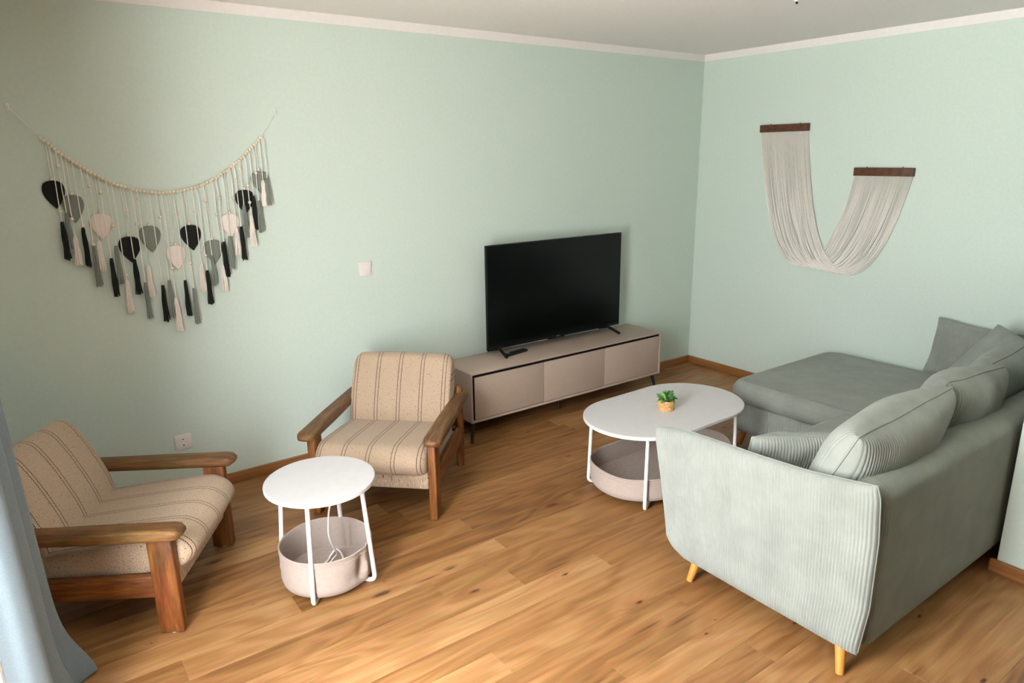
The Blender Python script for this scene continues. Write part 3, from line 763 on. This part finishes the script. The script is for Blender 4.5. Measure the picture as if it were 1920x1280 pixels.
def armchair(label, loc, ang):
    t = thing('armchair', label, 'armchair', loc, ang, 'striped wooden armchairs')
    W = .64
    for s in (-1, 1):
        yo = s*W/2; yi = s*(W/2-.04); lo, hi = min(yo, yi), max(yo, yi)
        lg = box('leg', (-.047, lo, .006), (.043, hi, .402), M['wood_z'], t, .006, 3)
        V, F = lathe('', [(.0001, 0), (.012, 0), (.012, .007), (.0001, .007)], None, seg=16, c=(0, (lo+hi)/2), out=1); mesh_obj('foot_glide', V, F, M['plastic_white'], lg, True, None, 40)
        # rear post, a rounded stick poking through the armrest
        rl = tube('leg', [(-.600, (lo+hi)/2, .004), (-.602, (lo+hi)/2, .455), (-.602, (lo+hi)/2, .474), (-.602, (lo+hi)/2, .484)], [.0235, .0225, .019, .010], M['wood_z'], t, 18)
        box('rail', (-.60, lo+.006 if s < 0 else lo+.004, .155), (-.040, hi-.004 if s < 0 else hi-.006, .243), M['wood_x'], t, .006, 3)
        # armrest: flat board, rounded nose
        ya, yb = (yo-.036, yi+.012) if s < 0 else (yi-.012, yo+.036)
        nx = 40; m = 20; V = []; F = []
        for i in range(nx):
            f = i/(nx-1); x = -.655+.745*f
            e = min(1, (f*.745)/.03); e2 = min(1, ((1-f)*.745)/.045); k = math.sqrt(max(0, 1-(1-e)**2))*math.sqrt(max(0, 1-(1-e2)**2)); k = max(k, .02)
            wd = (yb-ya)/2*(.80+.20*min(1, f*1.8))
            for j in range(m):
                a = 2*PI*j/m; cy = math.copysign(abs(math.cos(a))**.38, math.cos(a)); cz = math.copysign(abs(math.sin(a))**.55, math.sin(a))
                V.append((x, (ya+yb)/2+wd*cy*(.55+.45*k), .424+.0235*cz*(.35+.65*k)))
        for i in range(nx-1):
            for j in range(m): F.append((i*m+j, i*m+(j+1) % m, (i+1)*m+(j+1) % m, (i+1)*m+j))
        F.append(tuple(range(m-1, -1, -1))); F.append(tuple((nx-1)*m+j for j in range(m)))
        mesh_obj('armrest', V, F, M['wood_arm'], t, True, None, 60)
    iw = W-.08
    box('rail', (-.61, -iw/2, .16), (-.575, iw/2, .24), M['wood_x'], t, .005)
    # fabric covered seat board under the cushion
    bm = bmesh.new(); add_box(bm, (-.57, -iw/2+.003, .165), (0, iw/2-.003, .225), .006, 2); add_box(bm, (-.03, -iw/2+.003, .155), (.022, iw/2-.003, .250), .012, 3)
    sb = bm_obj('seat_board', bm, M['tweed'], t); me = sb.data; ul = me.uv_layers.new(name='UVMap')
    for lp in me.loops: co = me.vertices[lp.vertex_index].co; ul.data[lp.index].uv = (.034+co.z*.1, co.y+co.x)
    stuffed('seat_cushion', [(-.50, .222), (-.25, .222), (.0, .232), (.065, .252), (.098, .296), (.092, .336), (.052, .370), (-.02, .381), (-.25, .358), (-.42, .336), (-.52, .315), (-.535, .27)], iw-.006, t, .055, .80, 0, 1)
    # reclined backrest
    a = math.radians(22); bx, bz = -.392, .283; th = .135; L_ = .438
    def bp(s, d): return (bx-math.sin(a)*s-math.cos(a)*d, bz+math.cos(a)*s-math.sin(a)*d)
    prof = [bp(-.02, .02), bp(.10, -.006), bp(.24, -.008), bp(.34, .0), bp(.41, .018), bp(L_, .06), bp(.418, .105), bp(.36, .13), bp(.2, th), bp(.05, th), bp(-.03, .12), bp(-.04, .06)]
    stuffed('back_cushion', prof, iw-.004, t, .05, .78, .004, 2)
    bm = bmesh.new()
    for yy in (-.2, 0, .2):
        p0 = bp(-.10, th+.016); p1 = bp(.33, th+.016)
        Mx = Matrix.Translation(((p0[0]+p1[0])/2, yy, (p0[1]+p1[1])/2)) @ Matrix.Rotation(-a, 4, 'Y'); add_box(bm, (-.009, -.025, -.215), (.009, .025, .215), .003, 2, Mx)
    bm_obj('back_slats', bm, M['wood_z'], t)
    return t
def chair_at(F, ang, side):
    l = Vector((-math.sin(ang), math.cos(ang))); c = Vector(F)+l*(.32 if side == 'right' else -.32); return (c.x, c.y, 0)
a1 = math.radians(-31.34); armchair('beige striped armchair with brown wooden arms beside the curtain', chair_at((-4.294, -1.174), a1, 'right'), a1)
a2 = math.radians(-133.7); armchair('beige striped wooden armchair standing in front of the television cabinet', chair_at((-3.048, -1.024), a2, 'left'), a2)

# ------------------------------------------------------------------ fringe garland
LEAVES = [('k', -4.359, 1.642, .123, .086), ('g', -4.294, 1.577, .123, .085), ('w', -4.194, 1.489, .12, .091), ('k', -4.095, 1.376, .123, .093), ('g', -4.001, 1.42, .125, .094), ('w', -3.896, 1.318, .121, .091), ('k', -3.821, 1.412, .126, .095), ('g', -3.723, 1.331, .122, .091), ('w', -3.625, 1.457, .118, .097), ('k', -3.54, 1.572, .121, .095), ('g', -3.458, 1.663, .116, .091)]
TASSELS = [('k', -4.349, 1.461, 1.286), ('g', -4.327, 1.498, 1.335), ('w', -4.309, 1.394, 1.258), ('k', -4.272, 1.43, 1.248), ('g', -4.243, 1.354, 1.154), ('w', -4.22, 1.366, 1.222), ('k', -4.181, 1.282, 1.099), ('g', -4.152, 1.337, 1.156), ('w', -4.131, 1.172, 1.014), ('k', -4.085, 1.268, 1.098), ('g', -4.054, 1.153, .975), ('w', -4.03, 1.235, 1.076), ('k', -3.981, 1.131, .947), ('g', -3.949, 1.151, .962), ('w', -3.929, 1.061, .89), ('k', -3.876, 1.143, .961), ('g', -3.843, 1.1, .913), ('w', -3.791, 1.221, 1.074), ('k', -3.768, 1.182, 1.004), ('g', -3.736, 1.254, 1.099), ('w', -3.692, 1.201, 1.064), ('k', -3.671, 1.317, 1.137), ('g', -3.642, 1.344, 1.173), ('w', -3.601, 1.38, 1.242), ('k', -3.58, 1.388, 1.215), ('g', -3.553, 1.494, 1.329), ('w', -3.524, 1.443, 1.28), ('k', -3.5, 1.539, 1.363), ('g', -3.478, 1.514, 1.349), ('w', -3.444, 1.615, 1.478), ('g', -3.424, 1.624, 1.487)]
CURVE = [(-4.374, 1.823), (-4.349, 1.797), (-4.325, 1.77), (-4.277, 1.727), (-4.211, 1.676), (-4.137, 1.629), (-4.048, 1.592), (-3.961, 1.575), (-3.877, 1.573), (-3.788, 1.588), (-3.695, 1.622), (-3.597, 1.682), (-3.504, 1.758), (-3.424, 1.836)]
HOOKS = [(-4.47, 1.946), (-3.342, 1.952)]
BEADS = [(-4.326, 1.703), (-4.346, 1.508), (-4.308, 1.472), (-4.27, 1.439), (-4.225, 1.613), (-4.182, 1.585), (-4.152, 1.431), (-4.243, 1.352), (-4.133, 1.197), (-4.087, 1.498), (-4.053, 1.432), (-4.032, 1.549), (-3.947, 1.457), (-3.984, 1.14), (-3.927, 1.21), (-3.877, 1.467), (-3.842, 1.226), (-3.79, 1.48), (-3.741, 1.526), (-3.77, 1.258), (-3.695, 1.456), (-3.674, 1.535), (-3.602, 1.534), (-3.585, 1.619), (-3.558, 1.675), (-3.513, 1.591), (-3.522, 1.508), (-3.479, 1.654)]
GO = Vector((-3.9, -.014, 1.57))
gar = thing('wall_garland', 'long bead and tassel garland with yarn leaves on wall', 'wall hanging', GO)
def G(x, z, y=-.014): return Vector((x, y, z))-GO
cz = lambda x: float(np.interp(x, [p_[0] for p_ in CURVE], [p_[1] for p_ in CURVE]))
cur = smooth_path([G(*p_) for p_ in CURVE], 16)
cord = tube('bead_string', [G(HOOKS[0][0], HOOKS[0][1], -.012)]+cur+[G(HOOKS[1][0], HOOKS[1][1], -.012)], .0016, M['cotton'], gar, 6)
V, F = ball(.0083, (0, 0, 0), 10, 7); bead0 = mesh_obj('bead', V, F, M['bead'], cord)
acc = 0; first = True; last = cur[0].copy(); spots = [cur[0]]
for a_, b_ in zip(cur, cur[1:]):
    seg = (b_-a_).length
    while acc+seg >= .0162:
        f = (.0162-acc)/seg; a_ = a_+(b_-a_)*f; seg = (b_-a_).length; spots.append(a_.copy()); acc = 0
    acc += seg
spots = spots[:96]
for i, p_ in enumerate(spots):
    b = bead0 if i == 0 else bead0.copy()
    if i: COL.objects.link(b)
    b.parent = cord; b.location = p_
small = bead0.data.copy()
def tassel_mesh(L_, seed, wid):
    r = random.Random(seed); ac = Acc(); n = 13
    for k in range(n):
        a = 2*PI*k/n*1.9; rad = .0085*math.sqrt((k+.5)/n); p0 = Vector((rad*math.cos(a)*.8, rad*math.sin(a)*.6, 0))
        e = Vector((p0.x*wid*2.2+r.uniform(-.003, .003), p0.y*1.1, -L_+r.uniform(0, .012)))
        mid1 = p0*1.15+Vector((0, 0, -L_*.12)); ph = r.uniform(0, 6)
        pts = [p0*.7]+[p0.lerp(e, f)*1.0+Vector((math.sin(ph+f*9)*.0016, math.cos(ph+f*8)*.001, 0)) for f in (.15, .4, .65, .85, 1)]
        V, F = tube_data(smooth_path(pts, 2), .0031, 5); ac.add(V, F)
    V, F = ball(.0062, (0, 0, -.004), 10, 6); ac.add(V, F)
    V, F = tube_data([(0, 0, -.010), (0, 0, -.020)], .0075, 10); ac.add(V, F)
    return ac
def yarn_leaf(h, w, seed):
    """heart-like knotted leaf with a mid rib and slanted yarn rows, z from 0 at the top to -h"""
    ns, nt = 60, 25; s = np.linspace(0, 1, ns); tt = np.linspace(-1, 1, nt)
    hw = w/2*np.interp(s, [0, .03, .10, .22, .36, .5, .65, .8, .92, 1], [.12, .52, .83, .97, 1, .93, .75, .48, .22, .03])
    S, T_ = np.meshgrid(s, tt, indexing='ij'); X = hw[:, None]*T_; Z = -h*S+.010*(np.abs(T_)**1.3)*(1-S)*0
    row = np.abs(np.sin(PI*(S*h+np.abs(X)*.55)/.0062))**.6
    Yf = -(.0045*(1-T_**8)+.0026*row*(1-T_**6)+.002*np.exp(-(T_/.08)**2)); Yb = .0035*(1-T_**8)
    V = np.concatenate([np.stack([X, Yf, Z], -1).reshape(-1, 3), np.stack([X, Yb, Z], -1).reshape(-1, 3)])
    F = np.concatenate([grid_faces(ns, nt), grid_faces(ns, nt, off=ns*nt)]); return V, F
strand_objs = []
def strand(x, ztop, zend, y, seed):
    r = random.Random(seed); pts = [G(x, ztop-.006, -.014)]
    for f in (.12, .35, .6, .85): pts.append(G(x+r.uniform(-.0015, .0015), ztop+(zend-ztop)*f, y))
    pts.append(G(x, zend, y)); return tube('strand', smooth_path(pts, 3), .0021, M['cotton'], gar, 6)
lab = {'k': 'black yarn', 'g': 'grey yarn', 'w': 'cream yarn'}
for i, (c, x, zt, h, w) in enumerate(LEAVES):
    y = -.009 if c != 'x' else -.014
    s = strand(x, cz(x), zt, y, 300+i); strand_objs.append((x, cz(x), zt, y, s))
    V, F = yarn_leaf(h, w, i); lf = mesh_obj('yarn_leaf', V, F, M['yarn_'+c], s); lf['label'] = lab[c]+' leaf'
    lf.location = G(x, zt, y); lf.rotation_euler = (0, random.uniform(-.07, .07), 0)
    b = bead0.copy(); COL.objects.link(b); b.parent = s; b.location = G(x, zt+.006, y-.002)
for i, (c, x, zt, zb) in enumerate(TASSELS):
    y = -.024 if i % 2 else -.029
    s = strand(x, cz(x), zt, y, 500+i); strand_objs.append((x, cz(x), zt, y, s))
    ts = tassel_mesh(zt-zb, i, 1.2 if c == 'w' else .95).obj('tassel', M['yarn_'+c], s); ts['label'] = lab[c]+' tassel'; ts.location = G(x, zt, y)
for bx_, bz_ in BEADS:
    best = min((q for q in strand_objs if q[2]-.02 < bz_ < q[1]+.02), key=lambda q: abs(q[0]-bx_))
    b = bead0.copy(); COL.objects.link(b); b.parent = best[4]; b.location = G(best[0], bz_, best[3])
for (x, z), l_ in zip(HOOKS, ('clear adhesive wall hook holding the left end of the garland', 'clear adhesive wall hook holding the right end of the garland')):
    t = thing('wall_hook', l_, 'hook', (x, 0, z), 0, 'clear hooks of the garland')
    box('adhesive_pad', (-.008, -.004, -.018), (.008, 0, .018), M['clear'], t, .002)
    tube('hook', fillet([(0, -.003, .004), (0, -.014, -.004), (0, -.016, .006)], .004), .0018, M['clear'], t, 8)

# ------------------------------------------------------------------ cream fringe hanging on the right wall
FO = Vector((-.02, -1.1, 1.6)); fr = thing('fringe_hanging', 'cream cord hanging draped between two dark wooden bars', 'wall hanging', FO)
def Fp(x, y, z): return Vector((x, y, z))-FO
B1 = (-.555, -.935, 1.912, 1.862); B2 = (-1.286, -1.663, 1.621, 1.570)
for (ya, yb, zt, zb), l_ in ((B1, 'upper dark wooden bar'), (B2, 'lower dark wooden bar')):
    lo = Fp(-.026, yb, zb); hi = Fp(-.004, ya, zt); b = box('bar', lo, hi, M['wood_bar'], fr, .002); b['label'] = l_
    for f in (.2, .8):
        y = ya+(yb-ya)*f; V, F = tube_data([Fp(-.002, y, zt-.01), Fp(-.006, y, zt+.004), Fp(-.004, y, zt+.007)], .0025, 6); mesh_obj('hanger_loop', V, F, M['black_metal'], b)
def catenary(D, h1, h2, n=40):
    lo, hi = .02, 5
    for _ in range(80):
        a = (lo+hi)/2; s = a*(math.acosh(h1/a+1)+math.acosh(h2/a+1))
        if s > D: hi = a
        else: lo = a
    y1 = a*math.acosh(h1/a+1); out = []
    for i in range(n+1):
        # denser sampling near the bottom
        f = i/n; y = -y1+D*f; out.append((y+y1, a*(math.cosh(y/a)-1)))
    return out
ac = Acc(); N_ = 46; rr = random.Random(8)
for layer in (0, 1):
    for i in range(N_):
        f = (i+.5)/N_; ya = B1[0]-.004+(B1[1]-B1[0]+.008)*f; yb = B2[0]-.004+(B2[1]-B2[0]+.008)*f
        zbot = .948-.022*f+rr.uniform(-.014, .012)+(.006 if layer else 0)
        D = ya-yb; h1 = B1[3]+.01-zbot; h2 = B2[3]+.01-zbot; cat = catenary(D, h1, h2, 44); ph = rr.uniform(0, 6); am = rr.uniform(.0006, .0042)
        pts = []
        for k, (d, z) in enumerate(cat):
            s_ = k/44; wob = am*math.sin(PI*s_)*math.sin(s_*7+ph)
            xx = -.010-.0045*layer-.010*math.sin(PI*s_)*(f*.9+.1) - .003*math.sin(s_*5+ph)*math.sin(PI*s_)
            pts.append(Fp(xx, ya-d+wob, zbot+z+wob*.5))
        V, F = tube_data(pts, .0021, 5); ac.add(V, F)
ac.obj('cord_fringe', M['cotton'], fr, 80)

# ------------------------------------------------------------------ curtains and ceiling cable
def drape(name, label, cat, key, mat, z0, z1, flare, nz=60, th=.002):
    pl = smooth_path([(x, y, 0) for x, y in key], 10); n = len(pl); zz = [z0+(z1-z0)*(i/(nz-1))**1.6 for i in range(nz)]
    P = np.zeros((n, nz, 3))
    cxm = sum(p_.x for p_ in pl)/n
    for i, p_ in enumerate(pl):
        for j, z in enumerate(zz):
            k = flare(i/(n-1), z); amp = 1-(.35*(z/2.4) if p_.x > -4.8 else 0)
            P[i, j] = (cxm+(p_.x-cxm)*amp+k[0]-(.0*(z)), p_.y+k[1], z)
    Pb = displace(P, np.full((n, nz), -th)); V = np.concatenate([P.reshape(-1, 3), Pb.reshape(-1, 3)])
    F = [tuple(f) for f in grid_faces(n, nz)]+[tuple(f) for f in grid_faces(n, nz, off=n*nz)]
    for i in range(n-1):
        F.append((i*nz, (i+1)*nz, n*nz+(i+1)*nz, n*nz+i*nz))
    for j in range(nz-1):
        F.append((j, j+1, n*nz+j+1, n*nz+j)); F.append(((n-1)*nz+j, (n-1)*nz+j+1, n*nz+(n-1)*nz+j+1, n*nz+(n-1)*nz+j))
    o = mesh_obj(name, V, F, mat); return tag(o, label, cat)
def fl(s, z):
    k = math.exp(-(z/.16)**2)*max(0, 1-s*1.6); lean = -.028*min(1, z/1.2)
    return (.075*k+lean*.7+.010, .01*k)
drape('curtain', 'blue grey curtain gathered at the window edge', 'curtain',
      [(-4.632, -1.245), (-4.700, -1.30), (-4.735, -1.36), (-4.668, -1.41), (-4.652, -1.44), (-4.735, -1.50), (-4.740, -1.54), (-4.672, -1.585), (-4.668, -1.610), (-4.700, -1.645), (-4.735, -1.665), (-4.768, -1.690), (-4.80, -1.72), (-4.87, -1.74), (-4.92, -1.79), (-4.985, -1.82)], M['curtain'], .012, 2.43, fl)  # last keys are an unseen tail, added to block light behind the curtain
drape('sheer_curtain', 'white sheer curtain hanging beside the blue grey curtain', 'curtain',
      [(-4.765+.03*math.cos(i*2.1), -1.875-i*.025) for i in range(7)], M['sheer'], .015, 2.43, lambda s, z: (0, 0))
tr = box('curtain_rail', (-4.93, -5.2, 2.43), (-4.68, -1.15, 2.449), M['plastic_white'], None, .003); tag(tr, 'white curtain rail fixed flat under the ceiling', 'rail')
t = thing('ceiling_cable', 'short black cable stub hanging from the white ceiling', 'cable', (-1.20, -1.535, H))
tube('cord', [(0, 0, 0), (.002, -.002, -.010), (.003, -.003, -.016)], .006, M['black_plastic'], t, 10)
tube('ceiling_cap', [(0, 0, 0), (0, 0, -.006)], .012, M['plastic_white'], t, 14)

# ------------------------------------------------------------------ light: overcast daylight through the balcony window
wd = bpy.data.worlds.new('overcast_sky'); SC.world = wd; wd.use_nodes = True
nt = wd.node_tree; nt.nodes.clear(); ow = nt.nodes.new('ShaderNodeOutputWorld'); bg = nt.nodes.new('ShaderNodeBackground')
bg.inputs[0].default_value = (.95, .98, 1.0, 1); bg.inputs[1].default_value = 43.5
tcw = nt.nodes.new('ShaderNodeTexCoord'); spw = nt.nodes.new('ShaderNodeSeparateXYZ'); mrw = nt.nodes.new('ShaderNodeMapRange'); rw = nt.nodes.new('ShaderNodeValToRGB')
nt.links.new(tcw.outputs['Generated'], spw.inputs[0]); nt.links.new(spw.outputs[2], mrw.inputs[0]); mrw.inputs[1].default_value = -1; mrw.inputs[2].default_value = 1
nt.links.new(mrw.outputs[0], rw.inputs[0]); er_ = rw.color_ramp.elements; er_[0].position = .46; er_[1].position = 1.0
er_[0].color = (.74, .75, .72, 1); er_[1].color = (1.15, 1.19, 1.22, 1)
for p_, c_ in ((.50, .50), (.58, .66), (.72, 1.0)):
    e_ = er_.new(p_); e_.color = (c_*.96, c_*.985, c_, 1)
nt.links.new(rw.outputs[0], bg.inputs[0])
nt.links.new(bg.outputs[0], ow.inputs[0])
ld = bpy.data.lights.new('window_daylight', 'AREA'); ld.shape = 'RECTANGLE'; ld.size = WY1-WY0; ld.size_y = WZ1-WZ0
ld.cycles.is_portal = True
lo = link(bpy.data.objects.new('window_daylight', ld)); lo.location = (XL-.085, (WY0+WY1)/2, (WZ0+WZ1)/2); lo.rotation_euler = (0, -PI/2, 0)

# ------------------------------------------------------------------ camera
cam = bpy.data.cameras.new('camera'); co = link(bpy.data.objects.new('camera', cam)); SC.camera = co
cam.sensor_fit = 'HORIZONTAL'; cam.sensor_width = 36; cam.lens = 1302.564/1920*36; cam.clip_start = .05
yaw, pit, rol = 0.94596, -0.26209, -0.01222
f = Vector((math.cos(pit)*math.cos(yaw), math.cos(pit)*math.sin(yaw), math.sin(pit))); r0 = f.cross(Vector((0, 0, 1))).normalized(); u0 = r0.cross(f)
rr_ = r0*math.cos(rol)+u0*math.sin(rol); uu_ = -r0*math.sin(rol)+u0*math.cos(rol)
mt = Matrix((rr_, uu_, -f)).transposed().to_4x4(); mt.translation = Vector((-4.5622, -3.7497, 1.7262)); co.matrix_world = mt
SC.view_settings.view_transform = 'Standard'; SC.view_settings.look = 'None'; SC.view_settings.gamma = 1; SC.view_settings.use_curve_mapping = False
SC.view_settings.exposure = 0.0
